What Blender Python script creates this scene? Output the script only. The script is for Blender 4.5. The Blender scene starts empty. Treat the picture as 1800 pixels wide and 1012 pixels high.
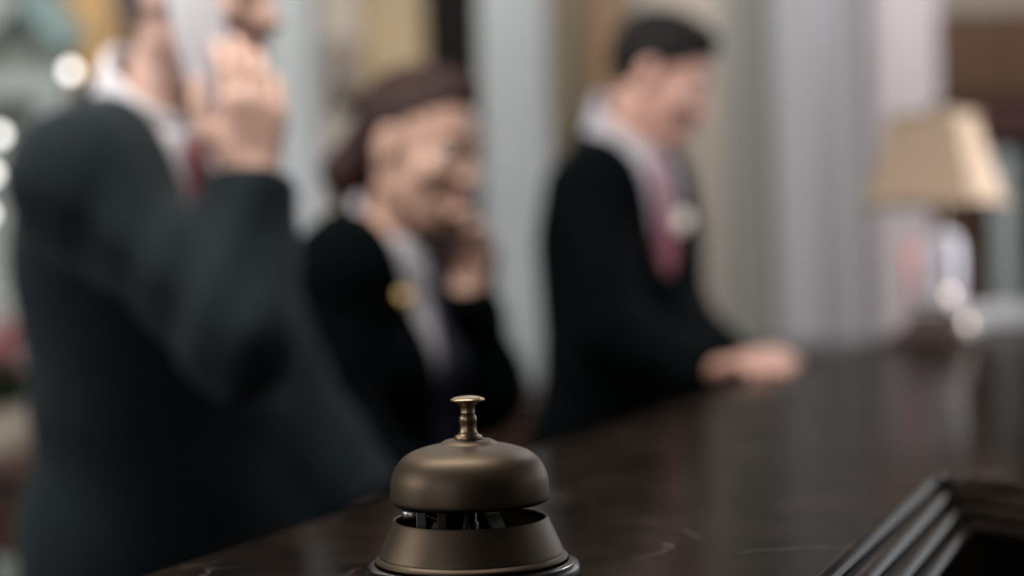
import bpy, bmesh, math, random
import numpy as np
from mathutils import Vector, Matrix

# ---------------------------------------------------------------- camera / light / exposure
SC = bpy.context.scene
COL = SC.collection
R_ = math.radians
FPX = 2854.0
CAMP = Vector((0.0, 0.0, 1.216))
PITCH, ROLL = 0.72, -1.5
CAMR = (Matrix.Rotation(R_(90 - PITCH), 3, 'X') @ Matrix.Rotation(R_(ROLL), 3, 'Z'))
CZ = 1.05                                   # counter top height

cd = bpy.data.cameras.new('camera')
cam = bpy.data.objects.new('camera', cd)
COL.objects.link(cam)
cam.matrix_world = Matrix.Translation(CAMP) @ CAMR.to_4x4()
cd.sensor_width = 36.0
cd.sensor_fit = 'HORIZONTAL'
cd.lens = 36.0 * FPX / 1800.0
cd.clip_start = 0.02
cd.dof.use_dof = True
cd.dof.focus_distance = 0.84
cd.dof.aperture_fstop = 2.45
SC.camera = cam

SC.view_settings.view_transform = 'Standard'
SC.view_settings.look = 'None'
SC.view_settings.gamma = 1.0
SC.view_settings.use_curve_mapping = False
SC.view_settings.exposure = 0.0

W = bpy.data.worlds.new('world')
SC.world = W
W.use_nodes = True
W.node_tree.nodes['Background'].inputs[0].default_value = (0.75, 0.85, 1.0, 1)
W.node_tree.nodes['Background'].inputs[1].default_value = 0.03


def area(name, loc, aim, sx, sy, power, col=(1, 1, 1), spread=180):
    l = bpy.data.lights.new(name, 'AREA')
    l.shape = 'RECTANGLE'
    l.size, l.size_y, l.energy, l.color = sx, sy, power, col
    l.spread = R_(spread)
    o = bpy.data.objects.new(name, l)
    COL.objects.link(o)
    o.location = loc
    o.rotation_euler = (Vector(aim) - Vector(loc)).to_track_quat('-Z', 'Y').to_euler()
    return o


# daylight from windows on the guest side (right) and behind the camera, plus unseen ceiling lights; the narrow beam and the washes are added fills
area('window_light_right', (3.92, 4.0, 2.0), (0.9, 3.3, 1.3), 4.0, 1.5, 20, (0.97, 0.97, 1.0))
area('lampshade_fill_light', (3.92, 1.0, 2.0), (1.12, 3.15, 1.40), 0.6, 0.7, 9, (0.98, 0.98, 1.0), 20)  # narrow beam added to brighten the right face of the lamp shade
area('window_light_back', (2.95, 6.46, 1.8), (1.6, 3.6, 1.3), 2.0, 1.9, 10, (0.95, 0.97, 1.0))
area('window_light_left', (-3.9, 1.2, 2.2), (0.3, 2.7, 1.6), 2.6, 1.2, 45, (1.0, 0.985, 0.97), 120)
area('window_light_front', (-2.2, -2.35, 2.0), (0.0, 2.6, 1.6), 2.0, 1.8, 35, (0.97, 0.97, 1.0))
area('ceiling_light_desk', (-0.5, 1.45, 3.1), (-0.1, 2.7, 0.9), 1.8, 0.6, 90, (1.0, 0.96, 0.9))
area('added_wash_curtain', (1.50, 4.58, 3.15), (1.46, 4.80, 0.0), 0.45, 0.25, 34, (1.0, 0.96, 0.97))  # unseen wash added so the curtain fades from its top down
area('added_wash_pillar', (0.0, 4.55, 3.15), (0.05, 4.75, 0.0), 0.9, 0.25, 9, (0.97, 1.0, 1.0))  # unseen wash added for the same fade down the pillar
area('added_wash_wall', (0.62, 5.9, 3.15), (0.62, 6.4, 1.2), 0.9, 0.25, 20, (1.0, 0.97, 0.94))  # unseen light added to lift the taupe wall
area('ceiling_light_left', (-1.3, 4.6, 3.15), (-1.2, 5.4, 0.9), 2.2, 0.3, 34, (1.0, 0.95, 0.88))


# ---------------------------------------------------------------- pixel helpers
def ray(px, py):
    return CAMR @ Vector(((px - 900) / FPX, -(py - 506) / FPX, -1))


def P(px, py, d):
    v = ray(px, py)
    return CAMP + v * (d / v.y)


def onz(px, py, z):
    v = ray(px, py)
    return CAMP + v * ((z - CAMP.z) / v.z)


def A(v):
    return np.array(v, dtype=float)


# ---------------------------------------------------------------- materials
def mat(name, col, rough=0.6, metal=0.0, spec=0.5, bump=0.0, bscale=200.0, var=0.0, vscale=8.0, sheen=0.0, emit=None, estr=0.0, trans=0.0, sss=0.0):
    m = bpy.data.materials.new(name)
    m.use_nodes = True
    nt = m.node_tree
    b = nt.nodes['Principled BSDF']
    b.inputs['Base Color'].default_value = (*col, 1)
    b.inputs['Roughness'].default_value = rough
    b.inputs['Metallic'].default_value = metal
    b.inputs['Specular IOR Level'].default_value = spec
    if sheen:
        b.inputs['Sheen Weight'].default_value = sheen
        b.inputs['Sheen Roughness'].default_value = 0.5
    if sss:
        b.inputs['Subsurface Weight'].default_value = sss
        b.inputs['Subsurface Radius'].default_value = (0.012, 0.005, 0.003)
        b.inputs['Subsurface Scale'].default_value = 1.0
    if trans:
        b.inputs['Transmission Weight'].default_value = trans
    if emit:
        b.inputs['Emission Color'].default_value = (*emit, 1)
        b.inputs['Emission Strength'].default_value = estr
    tc = nt.nodes.new('ShaderNodeTexCoord')
    if var:
        n = nt.nodes.new('ShaderNodeTexNoise')
        n.inputs['Scale'].default_value = vscale
        n.inputs['Detail'].default_value = 5
        nt.links.new(tc.outputs['Object'], n.inputs['Vector'])
        r = nt.nodes.new('ShaderNodeValToRGB')
        r.color_ramp.elements[0].position = 0.3
        r.color_ramp.elements[1].position = 0.7
        r.color_ramp.elements[0].color = (*[c * (1 - var) for c in col], 1)
        r.color_ramp.elements[1].color = (*[min(1, c * (1 + var)) for c in col], 1)
        nt.links.new(n.outputs['Fac'], r.inputs['Fac'])
        nt.links.new(r.outputs['Color'], b.inputs['Base Color'])
    if bump:
        n2 = nt.nodes.new('ShaderNodeTexNoise')
        n2.inputs['Scale'].default_value = bscale
        n2.inputs['Detail'].default_value = 3
        nt.links.new(tc.outputs['Object'], n2.inputs['Vector'])
        bp = nt.nodes.new('ShaderNodeBump')
        bp.inputs['Strength'].default_value = bump
        bp.inputs['Distance'].default_value = 0.002
        nt.links.new(n2.outputs['Fac'], bp.inputs['Height'])
        nt.links.new(bp.outputs['Normal'], b.inputs['Normal'])
    return m


def wood(name, c1, c2, scale=6.0, rough=0.4, spec=0.5):
    m = bpy.data.materials.new(name)
    m.use_nodes = True
    nt = m.node_tree
    b = nt.nodes['Principled BSDF']
    tc = nt.nodes.new('ShaderNodeTexCoord')
    mp = nt.nodes.new('ShaderNodeMapping')
    mp.inputs['Scale'].default_value = (scale * 6, scale * 6, scale * 0.7)
    n = nt.nodes.new('ShaderNodeTexNoise')
    n.inputs['Scale'].default_value = 1.0
    n.inputs['Detail'].default_value = 6
    n.inputs['Distortion'].default_value = 0.6
    r = nt.nodes.new('ShaderNodeValToRGB')
    r.color_ramp.elements[0].position = 0.35
    r.color_ramp.elements[1].position = 0.68
    r.color_ramp.elements[0].color = (*c1, 1)
    r.color_ramp.elements[1].color = (*c2, 1)
    nt.links.new(tc.outputs['Object'], mp.inputs['Vector'])
    nt.links.new(mp.outputs['Vector'], n.inputs['Vector'])
    nt.links.new(n.outputs['Fac'], r.inputs['Fac'])
    nt.links.new(r.outputs['Color'], b.inputs['Base Color'])
    b.inputs['Roughness'].default_value = rough
    b.inputs['Specular IOR Level'].default_value = spec
    return m


def marble(name, spec=0.16, polish=0.36):
    m = bpy.data.materials.new(name)
    m.use_nodes = True
    nt = m.node_tree
    b = nt.nodes['Principled BSDF']
    tc = nt.nodes.new('ShaderNodeTexCoord')
    n = nt.nodes.new('ShaderNodeTexNoise')
    n.inputs['Scale'].default_value = 9
    n.inputs['Detail'].default_value = 9
    n.inputs['Roughness'].default_value = 0.65
    n.inputs['Distortion'].default_value = 1.2
    r = nt.nodes.new('ShaderNodeValToRGB')
    e = r.color_ramp.elements
    e[0].position, e[0].color = 0.34, (0.004, 0.0028, 0.0022, 1)
    e[1].position, e[1].color = 0.70, (0.017, 0.0115, 0.0085, 1)
    x = e.new(0.52)
    x.color = (0.0105, 0.0068, 0.0048, 1)
    # thin pale veins and flecks
    v = nt.nodes.new('ShaderNodeTexVoronoi')
    v.feature = 'DISTANCE_TO_EDGE'
    v.inputs['Scale'].default_value = 5.5
    n3 = nt.nodes.new('ShaderNodeTexNoise')
    n3.inputs['Scale'].default_value = 7
    n3.inputs['Detail'].default_value = 6
    mx = nt.nodes.new('ShaderNodeMixRGB')
    mx.inputs[0].default_value = 0.35
    nt.links.new(tc.outputs['Object'], n3.inputs['Vector'])
    nt.links.new(tc.outputs['Object'], mx.inputs[1])
    nt.links.new(n3.outputs['Color'], mx.inputs[2])
    nt.links.new(mx.outputs[0], v.inputs['Vector'])
    vr = nt.nodes.new('ShaderNodeValToRGB')
    vr.color_ramp.elements[0].position, vr.color_ramp.elements[0].color = 0.0, (1, 1, 1, 1)
    vr.color_ramp.elements[1].position, vr.color_ramp.elements[1].color = 0.022, (0, 0, 0, 1)
    nt.links.new(v.outputs['Distance'], vr.inputs['Fac'])
    n4 = nt.nodes.new('ShaderNodeTexNoise')
    n4.inputs['Scale'].default_value = 11
    r4 = nt.nodes.new('ShaderNodeValToRGB')
    r4.color_ramp.elements[0].position = 0.5
    r4.color_ramp.elements[1].position = 0.66
    nt.links.new(tc.outputs['Object'], n4.inputs['Vector'])
    nt.links.new(n4.outputs['Fac'], r4.inputs['Fac'])
    mu = nt.nodes.new('ShaderNodeMath')
    mu.operation = 'MULTIPLY'
    nt.links.new(vr.outputs['Color'], mu.inputs[0])
    nt.links.new(r4.outputs['Color'], mu.inputs[1])
    m2 = nt.nodes.new('ShaderNodeMixRGB')
    m2.inputs[2].default_value = (0.07, 0.056, 0.047, 1)
    nt.links.new(tc.outputs['Object'], n.inputs['Vector'])
    nt.links.new(n.outputs['Fac'], r.inputs['Fac'])
    nt.links.new(mu.outputs[0], m2.inputs[0])
    nt.links.new(r.outputs['Color'], m2.inputs[1])
    nt.links.new(m2.outputs[0], b.inputs['Base Color'])
    # slightly uneven polish
    r5 = nt.nodes.new('ShaderNodeMapRange')
    r5.inputs[3].default_value = 0.09
    r5.inputs[4].default_value = 0.17
    nt.links.new(n.outputs['Fac'], r5.inputs[0])
    nt.links.new(r5.outputs[0], b.inputs['Roughness'])
    b.inputs['Specular IOR Level'].default_value = spec
    # honed stone: only part of the surface is mirror polished
    df = nt.nodes.new('ShaderNodeBsdfDiffuse')
    nt.links.new(m2.outputs[0], df.inputs['Color'])
    ms = nt.nodes.new('ShaderNodeMixShader')
    ms.inputs[0].default_value = polish
    nt.links.new(df.outputs[0], ms.inputs[1])
    nt.links.new(b.outputs[0], ms.inputs[2])
    nt.links.new(ms.outputs[0], nt.nodes['Material Output'].inputs['Surface'])
    return m


M = dict(
    brass=mat('dimmed_brass', (0.076, 0.056, 0.039), 0.48, 1.0, bump=0.05, bscale=60, var=0.10, vscale=40),  # brass darkened: the fade to dark at the bottom is put into its colour
    brass_bright=mat('bright_brass', (0.36, 0.25, 0.155), 0.30, 1.0),
    brass_mid=mat('half_dimmed_brass', (0.21, 0.15, 0.095), 0.36, 1.0),  # step between bright and darkened brass, following the same painted fade
    steel=mat('steel', (0.22, 0.21, 0.20), 0.35, 1.0),
    dark_metal=mat('dark_metal', (0.05, 0.045, 0.04), 0.45, 1.0),
    rubber=mat('black_gloss', (0.003, 0.003, 0.0035), 0.22, spec=.3, bump=0.1, bscale=90),
    marble=marble('dark_marble'),
    mahogany=wood('mahogany', (0.020, 0.007, 0.004), (0.055, 0.020, 0.011), 4, 0.35),
    darkwood=wood('dark_wood', (0.008, 0.004, 0.003), (0.022, 0.011, 0.008), 4, 0.4),
    blackwood=wood('black_stained_wood', (0.003, 0.0022, 0.002), (0.008, 0.005, 0.004), 4, 0.6, 0.1),
    brownwood=wood('brown_wood', (0.15, 0.082, 0.04), (0.23, 0.13, 0.065), 4, 0.5),
    suit=mat('black_suit_wool', (0.0015, 0.0027, 0.0033), 0.95, bump=0.3, bscale=500, spec=0.04),
    suit2=mat('navy_suit_wool', (0.009, 0.0145, 0.0175), 0.9, bump=0.3, bscale=500, sheen=0.04, spec=0.12),
    shirt_grey=mat('pale_lilac_cotton', (0.42, 0.40, 0.44), 0.8, bump=0.2, bscale=400),
    shirt=mat('white_cotton', (0.64, 0.62, 0.66), 0.8, bump=0.2, bscale=400),
    tie_red=mat('red_silk', (0.19, 0.012, 0.022), 0.45, var=0.15, vscale=60),
    scarf=mat('navy_silk', (0.012, 0.014, 0.028), 0.5),
    tie_mauve=mat('burgundy_silk', (0.22, 0.055, 0.085), 0.45, var=0.2, vscale=60),
    skin_a=mat('skin_fair', (0.60, 0.375, 0.30), 0.5, sss=0.15, var=0.06, vscale=12),
    skin_b=mat('skin_tan', (0.49, 0.30, 0.23), 0.5, sss=0.15, var=0.06, vscale=12),
    skin_c=mat('skin_rosy', (0.50, 0.285, 0.23), 0.5, sss=0.15, var=0.06, vscale=12),
    lip=mat('lips', (0.42, 0.13, 0.12), 0.4),
    eye_white=mat('eye_white', (0.8, 0.78, 0.75), 0.2),
    iris=mat('iris', (0.03, 0.018, 0.01), 0.15),
    hair_black=mat('hair_black', (0.007, 0.006, 0.006), 0.65, spec=.15, bump=0.8, bscale=120, var=0.3, vscale=90),
    hair_auburn=mat('hair_auburn', (0.028, 0.012, 0.010), 0.6, spec=.2, bump=0.8, bscale=120, var=0.3, vscale=90),
    hair_grey=mat('hair_greybrown', (0.16, 0.12, 0.11), 0.55, bump=0.8, bscale=120, var=0.3, vscale=90),
    phone_white=mat('white_plastic', (0.52, 0.50, 0.54), 0.35),
    phone_grey=mat('grey_plastic', (0.40, 0.38, 0.40), 0.35),
    black_plastic=mat('black_plastic', (0.01, 0.01, 0.011), 0.4),
    gold=mat('gold_badge', (0.85, 0.60, 0.26), 0.35, 1.0),
    silver=mat('cream_badge', (0.80, 0.76, 0.68), 0.35),
    wall=mat('taupe_paint', (0.30, 0.26, 0.225), 0.8, bump=0.1, bscale=60, var=0.04, vscale=2),
    wall_tan=mat('tan_wallpaper', (0.43, 0.335, 0.21), 0.8, var=0.08, vscale=3),
    wall_beige=mat('beige_wallpaper', (0.50, 0.45, 0.39), 0.8, var=0.05, vscale=3),
    wall_grey=mat('grey_plaster', (0.20, 0.22, 0.20), 0.8, var=0.06, vscale=2),
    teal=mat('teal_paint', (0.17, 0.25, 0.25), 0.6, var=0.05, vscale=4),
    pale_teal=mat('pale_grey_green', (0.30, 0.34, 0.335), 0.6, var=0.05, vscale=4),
    pillar=mat('pale_stone', (0.315, 0.335, 0.345), 0.55, var=0.05, vscale=3),
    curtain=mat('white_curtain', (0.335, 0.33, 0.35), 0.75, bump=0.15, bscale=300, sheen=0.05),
    curtain_dim_sage=mat('dimmed_sage_cloth', (0.20, 0.205, 0.18), 0.75, bump=0.15, bscale=300),  # darker cloth copy: dimness of the curtain's left side put into the colour
    curtain_lit_white=mat('lit_pinkish_white_cloth', (0.56, 0.505, 0.525), 0.75, bump=0.15, bscale=300),  # lighter cloth copy: brightness of the curtain's right side put into the colour
    gold_cloth=mat('gold_fabric', (0.72, 0.50, 0.25), 0.7, var=0.08, vscale=6),
    ceiling=mat('ceiling_paint', (0.55, 0.54, 0.52), 0.9),
    floor=wood('floor_wood', (0.03, 0.017, 0.011), (0.07, 0.04, 0.026), 1.5, 0.4),
    shade=mat('linen_shade', (0.275, 0.20, 0.140), 0.85, bump=0.3, bscale=300),
    chrome=mat('polished_nickel', (0.60, 0.60, 0.66), 0.16, 1.0),
    bronze=mat('dark_bronze', (0.035, 0.018, 0.014), 0.55, 0.3),
    glaze=mat('lilac_white_glaze', (0.52, 0.50, 0.56), 0.15),
    red_reflection=mat('red_reflection', (0.45, 0.08, 0.05), 0.3),  # reddish streak reflected in the lamp body, painted on as a trim colour
    ledge=mat('pale_marble', (0.50, 0.50, 0.52), 0.3, var=0.1, vscale=6),
    cab_green=mat('grey_green_panel', (0.095, 0.115, 0.10), 0.6, var=0.1, vscale=3),
    walnut=wood('walnut', (0.062, 0.034, 0.017), (0.10, 0.056, 0.030), 4, 0.5, .3),
    cab_red=wood('dark_red_wood', (0.030, 0.009, 0.006), (0.06, 0.018, 0.012), 4, 0.5),
    pot=mat('beige_ceramic', (0.36, 0.31, 0.26), 0.5, var=0.08, vscale=15),
    leaf=mat('leaf_green', (0.018, 0.035, 0.012), 0.5, var=0.3, vscale=20),
    petal=mat('pink_petal', (0.62, 0.26, 0.30), 0.6, var=0.15, vscale=30),
    petal_white=mat('white_petal', (0.62, 0.62, 0.64), 0.6),
    bulb=mat('lit_bulb', (1, 1, 1), 0.4, emit=(1.0, 0.96, 0.92), estr=4.2),
    glint_glow=mat('warm_glint_glow', (1, 0.8, 0.6), 0.4, emit=(1.0, 0.80, 0.66), estr=3.0),  # glow put in to stand for the glints beside the lamp
    window=mat('daylit_pane', (0.8, 0.85, 0.9), 0.1, emit=(0.9, 0.95, 1.0), estr=0.6),
)


# ---------------------------------------------------------------- object helpers
def tag(o, label=None, cat=None, group=None, kind=None):
    if label: o['label'] = label
    if cat: o['category'] = cat
    if group: o['group'] = group
    if kind: o['kind'] = kind
    return o


def empty(name, loc, label, cat, group=None, rz=0.0):
    o = bpy.data.objects.new(name, None)
    o.empty_display_size = 0.05
    COL.objects.link(o)
    o.location = loc
    o.rotation_euler = (0, 0, rz)
    return tag(o, label, cat, group)


def link(name, me, mats, parent=None, smooth=True):
    o = bpy.data.objects.new(name, me)
    COL.objects.link(o)
    for m in (mats if isinstance(mats, (list, tuple)) else [mats]):
        me.materials.append(m)
    if smooth:
        me.polygons.foreach_set('use_smooth', [True] * len(me.polygons))
    if parent:
        o.parent = parent
    return o


def from_bm(name, bm, m, parent=None, smooth=False, loc=None):
    bmesh.ops.recalc_face_normals(bm, faces=bm.faces)
    me = bpy.data.meshes.new(name)
    bm.to_mesh(me)
    bm.free()
    o = link(name, me, m, parent, smooth)
    if loc is not None:
        o.location = loc
    return o


def bm_box(bm, lo, hi, bev=0.0):
    r = bmesh.ops.create_cube(bm, size=1)
    lo, hi = Vector(lo), Vector(hi)
    for v in r['verts']:
        v.co = Vector([lo[i] + (v.co[i] + .5) * (hi[i] - lo[i]) for i in range(3)])
    if bev:
        es = list({e for v in r['verts'] for e in v.link_edges})
        bmesh.ops.bevel(bm, geom=es, offset=bev, segments=3, affect='EDGES', profile=0.5)


def box(name, lo, hi, m, parent=None, bev=0.004, loc=None):
    bm = bmesh.new()
    bm_box(bm, lo, hi, bev)
    return from_bm(name, bm, m, parent, False, loc)


def lathe_bm(bm, prof, n=64, cx=0.0, cy=0.0, cz=0.0):
    rings = []
    for r, z in prof:
        if r < 1e-6:
            rings.append([bm.verts.new((cx, cy, cz + z))])
        else:
            rings.append([bm.verts.new((cx + r * math.cos(2 * math.pi * i / n), cy + r * math.sin(2 * math.pi * i / n), cz + z)) for i in range(n)])
    for a, b in zip(rings, rings[1:]):
        for i in range(n):
            j = (i + 1) % n
            if len(a) == 1 and len(b) == 1:
                continue
            if len(a) == 1:
                bm.faces.new((a[0], b[i], b[j]))
            elif len(b) == 1:
                bm.faces.new((a[i], a[j], b[0]))
            else:
                bm.faces.new((a[i], a[j], b[j], b[i]))


def lathe(name, prof, m, parent=None, n=64, loc=None):
    bm = bmesh.new()
    lathe_bm(bm, prof, n)
    return from_bm(name, bm, m, parent, True, loc)


def smooth_prof(pts, k=6):
    """Catmull-Rom through profile points."""
    out = []
    p = [pts[0]] + list(pts) + [pts[-1]]
    for i in range(1, len(p) - 2):
        p0, p1, p2, p3 = [np.array(q, float) for q in p[i - 1:i + 3]]
        for t in np.linspace(0, 1, k, endpoint=False):
            q = 0.5 * ((2 * p1) + (-p0 + p2) * t + (2 * p0 - 5 * p1 + 4 * p2 - p3) * t * t + (-p0 + 3 * p1 - 3 * p2 + p3) * t ** 3)
            out.append((max(0, q[0]), q[1]))
    out.append(tuple(pts[-1]))
    return out


def tube_bm(bm, pts, rad, n=12):
    """tapered tube through pts with per-point radius."""
    pts = [Vector(p) for p in pts]
    rad = rad if isinstance(rad, (list, tuple)) else [rad] * len(pts)
    rings = []
    ref = Vector((0.13, 0.31, 0.94))
    for i, p in enumerate(pts):
        t = (pts[min(i + 1, len(pts) - 1)] - pts[max(i - 1, 0)]).normalized()
        u = t.cross(ref).normalized()
        v = t.cross(u)
        rings.append([bm.verts.new(p + (u * math.cos(2 * math.pi * k / n) + v * math.sin(2 * math.pi * k / n)) * rad[i]) for k in range(n)])
    for a, b in zip(rings, rings[1:]):
        for k in range(n):
            bm.faces.new((a[k], a[(k + 1) % n], b[(k + 1) % n], b[k]))
    bm.faces.new(rings[0][::-1])
    bm.faces.new(rings[-1])


# ---------------------------------------------------------------- signed-distance modelling
def smin(a, b, k):
    h = np.clip(0.5 + 0.5 * (b - a) / k, 0, 1)
    return b + (a - b) * h - k * h * (1 - h)


def smax(a, b, k):
    return -smin(-a, -b, k)


def s_cone(p, a, b, r1, r2):
    a, b = A(a), A(b)
    ba = b - a
    h = np.clip(((p - a) @ ba) / (ba @ ba + 1e-12), 0, 1)
    return np.linalg.norm(p - a - h[:, None] * ba, axis=1) - (r1 + (r2 - r1) * h)


def s_ell(p, c, r):
    q = p - A(c)
    r = A(r)
    k0 = np.linalg.norm(q / r, axis=1)
    k1 = np.linalg.norm(q / (r * r), axis=1) + 1e-9
    return k0 * (k0 - 1.0) / k1


def s_rbox(p, b, r):
    q = np.abs(p) - (A(b) - r)
    return np.linalg.norm(np.maximum(q, 0), axis=1) + np.minimum(q.max(axis=1), 0) - r


def surface_nets(f, lo, hi, h, B=8):
    lo = A(lo)
    n = np.ceil((A(hi) - lo) / h / B).astype(int) * B
    nb = n // B
    gi = np.stack(np.meshgrid(*[np.arange(k) for k in nb], indexing='ij'), -1).reshape(-1, 3)
    cen = lo + (gi * B + (B - 1) / 2) * h
    dc = f(cen)
    D = np.repeat(np.repeat(np.repeat(dc.reshape(nb), B, 0), B, 1), B, 2)
    act = np.abs(dc) < B * h * 1.75
    loc = np.stack(np.meshgrid(*[np.arange(B)] * 3, indexing='ij'), -1).reshape(-1, 3)
    ai = gi[act]
    idx = (ai[:, None, :] * B + loc[None]).reshape(-1, 3)
    vals = np.empty(len(idx))
    for s in range(0, len(idx), 200000):
        vals[s:s + 200000] = f(lo + idx[s:s + 200000] * h)
    D[idx[:, 0], idx[:, 1], idx[:, 2]] = vals
    D[[0, -1], :, :] = np.maximum(D[[0, -1], :, :], h)
    D[:, [0, -1], :] = np.maximum(D[:, [0, -1], :], h)
    D[:, :, [0, -1]] = np.maximum(D[:, :, [0, -1]], h)
    S = D < 0
    c = [(0, 0, 0), (1, 0, 0), (0, 1, 0), (1, 1, 0), (0, 0, 1), (1, 0, 1), (0, 1, 1), (1, 1, 1)]
    m = n - 1

    def sl(X, o):
        return X[o[0]:o[0] + m[0], o[1]:o[1] + m[1], o[2]:o[2] + m[2]]
    cnt = sum(sl(S, o).astype(np.int8) for o in c)
    cells = np.argwhere((cnt > 0) & (cnt < 8))
    vid = -np.ones(m, int)
    vid[cells[:, 0], cells[:, 1], cells[:, 2]] = np.arange(len(cells))
    acc = np.zeros((len(cells), 3))
    num = np.zeros(len(cells))
    for i in range(8):
        for j in range(i + 1, 8):
            o1, o2 = np.array(c[i]), np.array(c[j])
            if np.abs(o1 - o2).sum() != 1:
                continue
            q1, q2 = cells + o1, cells + o2
            d1, d2 = D[q1[:, 0], q1[:, 1], q1[:, 2]], D[q2[:, 0], q2[:, 1], q2[:, 2]]
            x = (d1 < 0) != (d2 < 0)
            t = np.where(x, d1 / np.where(x, d1 - d2, 1), 0)
            acc += np.where(x[:, None], q1 + t[:, None] * (o2 - o1), 0)
            num += x
    V = lo + acc / num[:, None] * h
    F = []
    for ax in range(3):
        u, v = (ax + 1) % 3, (ax + 2) % 3
        e = np.zeros(3, int); e[ax] = 1
        S0 = S[tuple(slice(0, n[k] - e[k]) for k in range(3))]
        S1 = S[tuple(slice(e[k], n[k]) for k in range(3))]
        pts = np.argwhere(S0 != S1)
        if not len(pts):
            continue
        pts = pts[(pts[:, u] > 0) & (pts[:, v] > 0) & (pts[:, u] < m[u]) & (pts[:, v] < m[v])]
        du = np.zeros(3, int); du[u] = 1
        dv = np.zeros(3, int); dv[v] = 1
        q = [vid[tuple((pts - x).T)] for x in (du * 0, du, du + dv, dv)]
        q = np.stack(q, 1)
        inside = S[tuple(pts.T)]
        q[~inside] = q[~inside][:, ::-1]
        F.append(q)
    F = np.concatenate(F)
    F = F[(F >= 0).all(1)]
    return V, F


def sdf_mesh(name, f, lo, hi, h, m, parent=None, relax=1):
    V, F = surface_nets(f, lo, hi, h)
    if relax:      # light Laplacian smoothing
        E = np.concatenate([F[:, [0, 1]], F[:, [1, 2]], F[:, [2, 3]], F[:, [3, 0]]])
        for lam in [0.5, -0.45] * relax:
            s = np.zeros_like(V); k = np.zeros(len(V))
            for a, b in ((0, 1), (1, 0)):
                np.add.at(s, E[:, a], V[E[:, b]])
                np.add.at(k, E[:, a], 1)
            V = V + lam * (s / np.maximum(k, 1)[:, None] - V)
    off = A(parent.location) if parent else np.zeros(3)
    me = bpy.data.meshes.new(name)
    me.from_pydata((V - off).tolist(), [], F.tolist())
    me.update()
    return link(name, me, m, parent, True), V, F


# ---------------------------------------------------------------- people
def unit(v):
    v = A(v)
    return v / np.linalg.norm(v)


def frame(fwd, up=(0, 0, 1)):
    f = unit(fwd)
    l = unit(np.cross(A(up), f))
    u = np.cross(f, l)
    return np.stack([f, l, u])          # rows: forward, left, up


def head_sdf(p, female=False):
    """p in head frame (x forward, y left, z up), metres; origin between the ears."""
    d = s_ell(p, (-.012, 0, .036), (.097, .074, .086))
    d = smin(d, s_ell(p, (.030, 0, -.030), (.062, .060, .080)), .03)
    d = smin(d, s_ell(p, (.066, 0, -.092), (.022, .024, .018)), .03)            # chin
    for s in (1, -1):
        d = smin(d, s_cone(p, (-.005, s * .052, -.055), (.055, s * .020, -.095), .018, .016), .025)   # jaw line
        d = smin(d, s_ell(p, (.062, s * .040, -.020), (.022, .022, .020)), .02)  # cheekbone
        d = smax(d, -(s_ell(p, (.094, s * .032, .014), (.017, .019, .012))), .012)   # eye socket
        d = smin(d, s_ell(p, (.074, s * .032, .013), (.0125, .0125, .0125)), .003)   # eyeball
        d = smin(d, s_ell(p, (.083, s * .030, .034), (.010, .024, .006)), .010)  # brow
        d = smin(d, s_ell(p, (-.008, s * .077, .002), (.019, .008, .033)), .006)  # ear
        d = smax(d, -s_ell(p, (.000, s * .086, .003), (.010, .006, .020)), .004)
        d = smin(d, s_ell(p, (.098, s * .011, -.026), (.010, .008, .007)), .006)  # nostril wings
    d = smin(d, s_cone(p, (.086, 0, .018), (.106, 0, -.022), .008, .0125), .010)  # nose
    d = smin(d, s_ell(p, (.088, 0, -.053), (.012, .024, .0065)), .006)
    d = smin(d, s_ell(p, (.086, 0, -.066), (.012, .021, .0075)), .006)
    d = smax(d, -s_ell(p, (.102, 0, -.0595), (.010, .022, .0018)), .003)         # mouth line
    return d


def hand_sdf(p, w, dr, n, side, curl, thumb_in=0.5, sc=1.0):
    """w wrist, dr towards the knuckles, n palm normal, side +1 when the thumb lies along dr x n."""
    dr, n = unit(dr), A(n)
    n = unit(n - dr * (n @ dr))
    s = np.cross(dr, n) * side
    w = A(w)
    kn = []
    d = None
    lens = [(.040, .024, .020), (.045, .028, .021), (.041, .026, .021), (.032, .020, .018)]
    offs = [.030, .010, -.010, -.029]
    fwd = [.088, .092, .087, .079]
    for i in range(4):
        k = w + (dr * fwd[i] + s * offs[i]) * sc
        m_ = s_cone(p, w + s * offs[i] * .55 * sc, k, .015 * sc, .0115 * sc)
        d = m_ if d is None else smin(d, m_, .014 * sc)
        kn.append(k)
    for i in range(4):
        a = kn[i]
        ang = 0.0
        spread = dr + s * (offs[i] * 2.2)
        c = curl[i] if isinstance(curl, (list, tuple)) else curl
        fd = None
        for j, (L, cc) in enumerate(zip(lens[i], (0.8, 1.1, 0.7))):
            ang += c * cc
            v = unit(spread) * math.cos(ang) + n * math.sin(ang)
            b = a + v * L * sc
            r1 = (.0098, .0088, .0078)[j] * (0.92 if i == 3 else 1) * sc
            seg = s_cone(p, a, b, r1, r1 * .9)
            fd = seg if fd is None else smin(fd, seg, .003)
            a = b
        d = smin(d, fd, .005)
    t0 = w + (dr * .022 + s * .022) * sc
    t1 = t0 + unit(dr * .75 + s * .75 + n * .35 * thumb_in) * .042 * sc
    t2 = t1 + unit(dr * .9 + s * (.45 - .5 * thumb_in) + n * .55 * thumb_in) * .032 * sc
    t3 = t2 + unit(dr * .95 + s * (.2 - .5 * thumb_in) + n * .6 * thumb_in) * .026 * sc
    th = smin(s_cone(p, t0, t1, .017 * sc, .0125 * sc), s_cone(p, t1, t2, .0115 * sc, .0105 * sc), .006)
    th = smin(th, s_cone(p, t2, t3, .0102 * sc, .0085 * sc), .004)
    return smin(d, th, .010 * sc)


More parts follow.
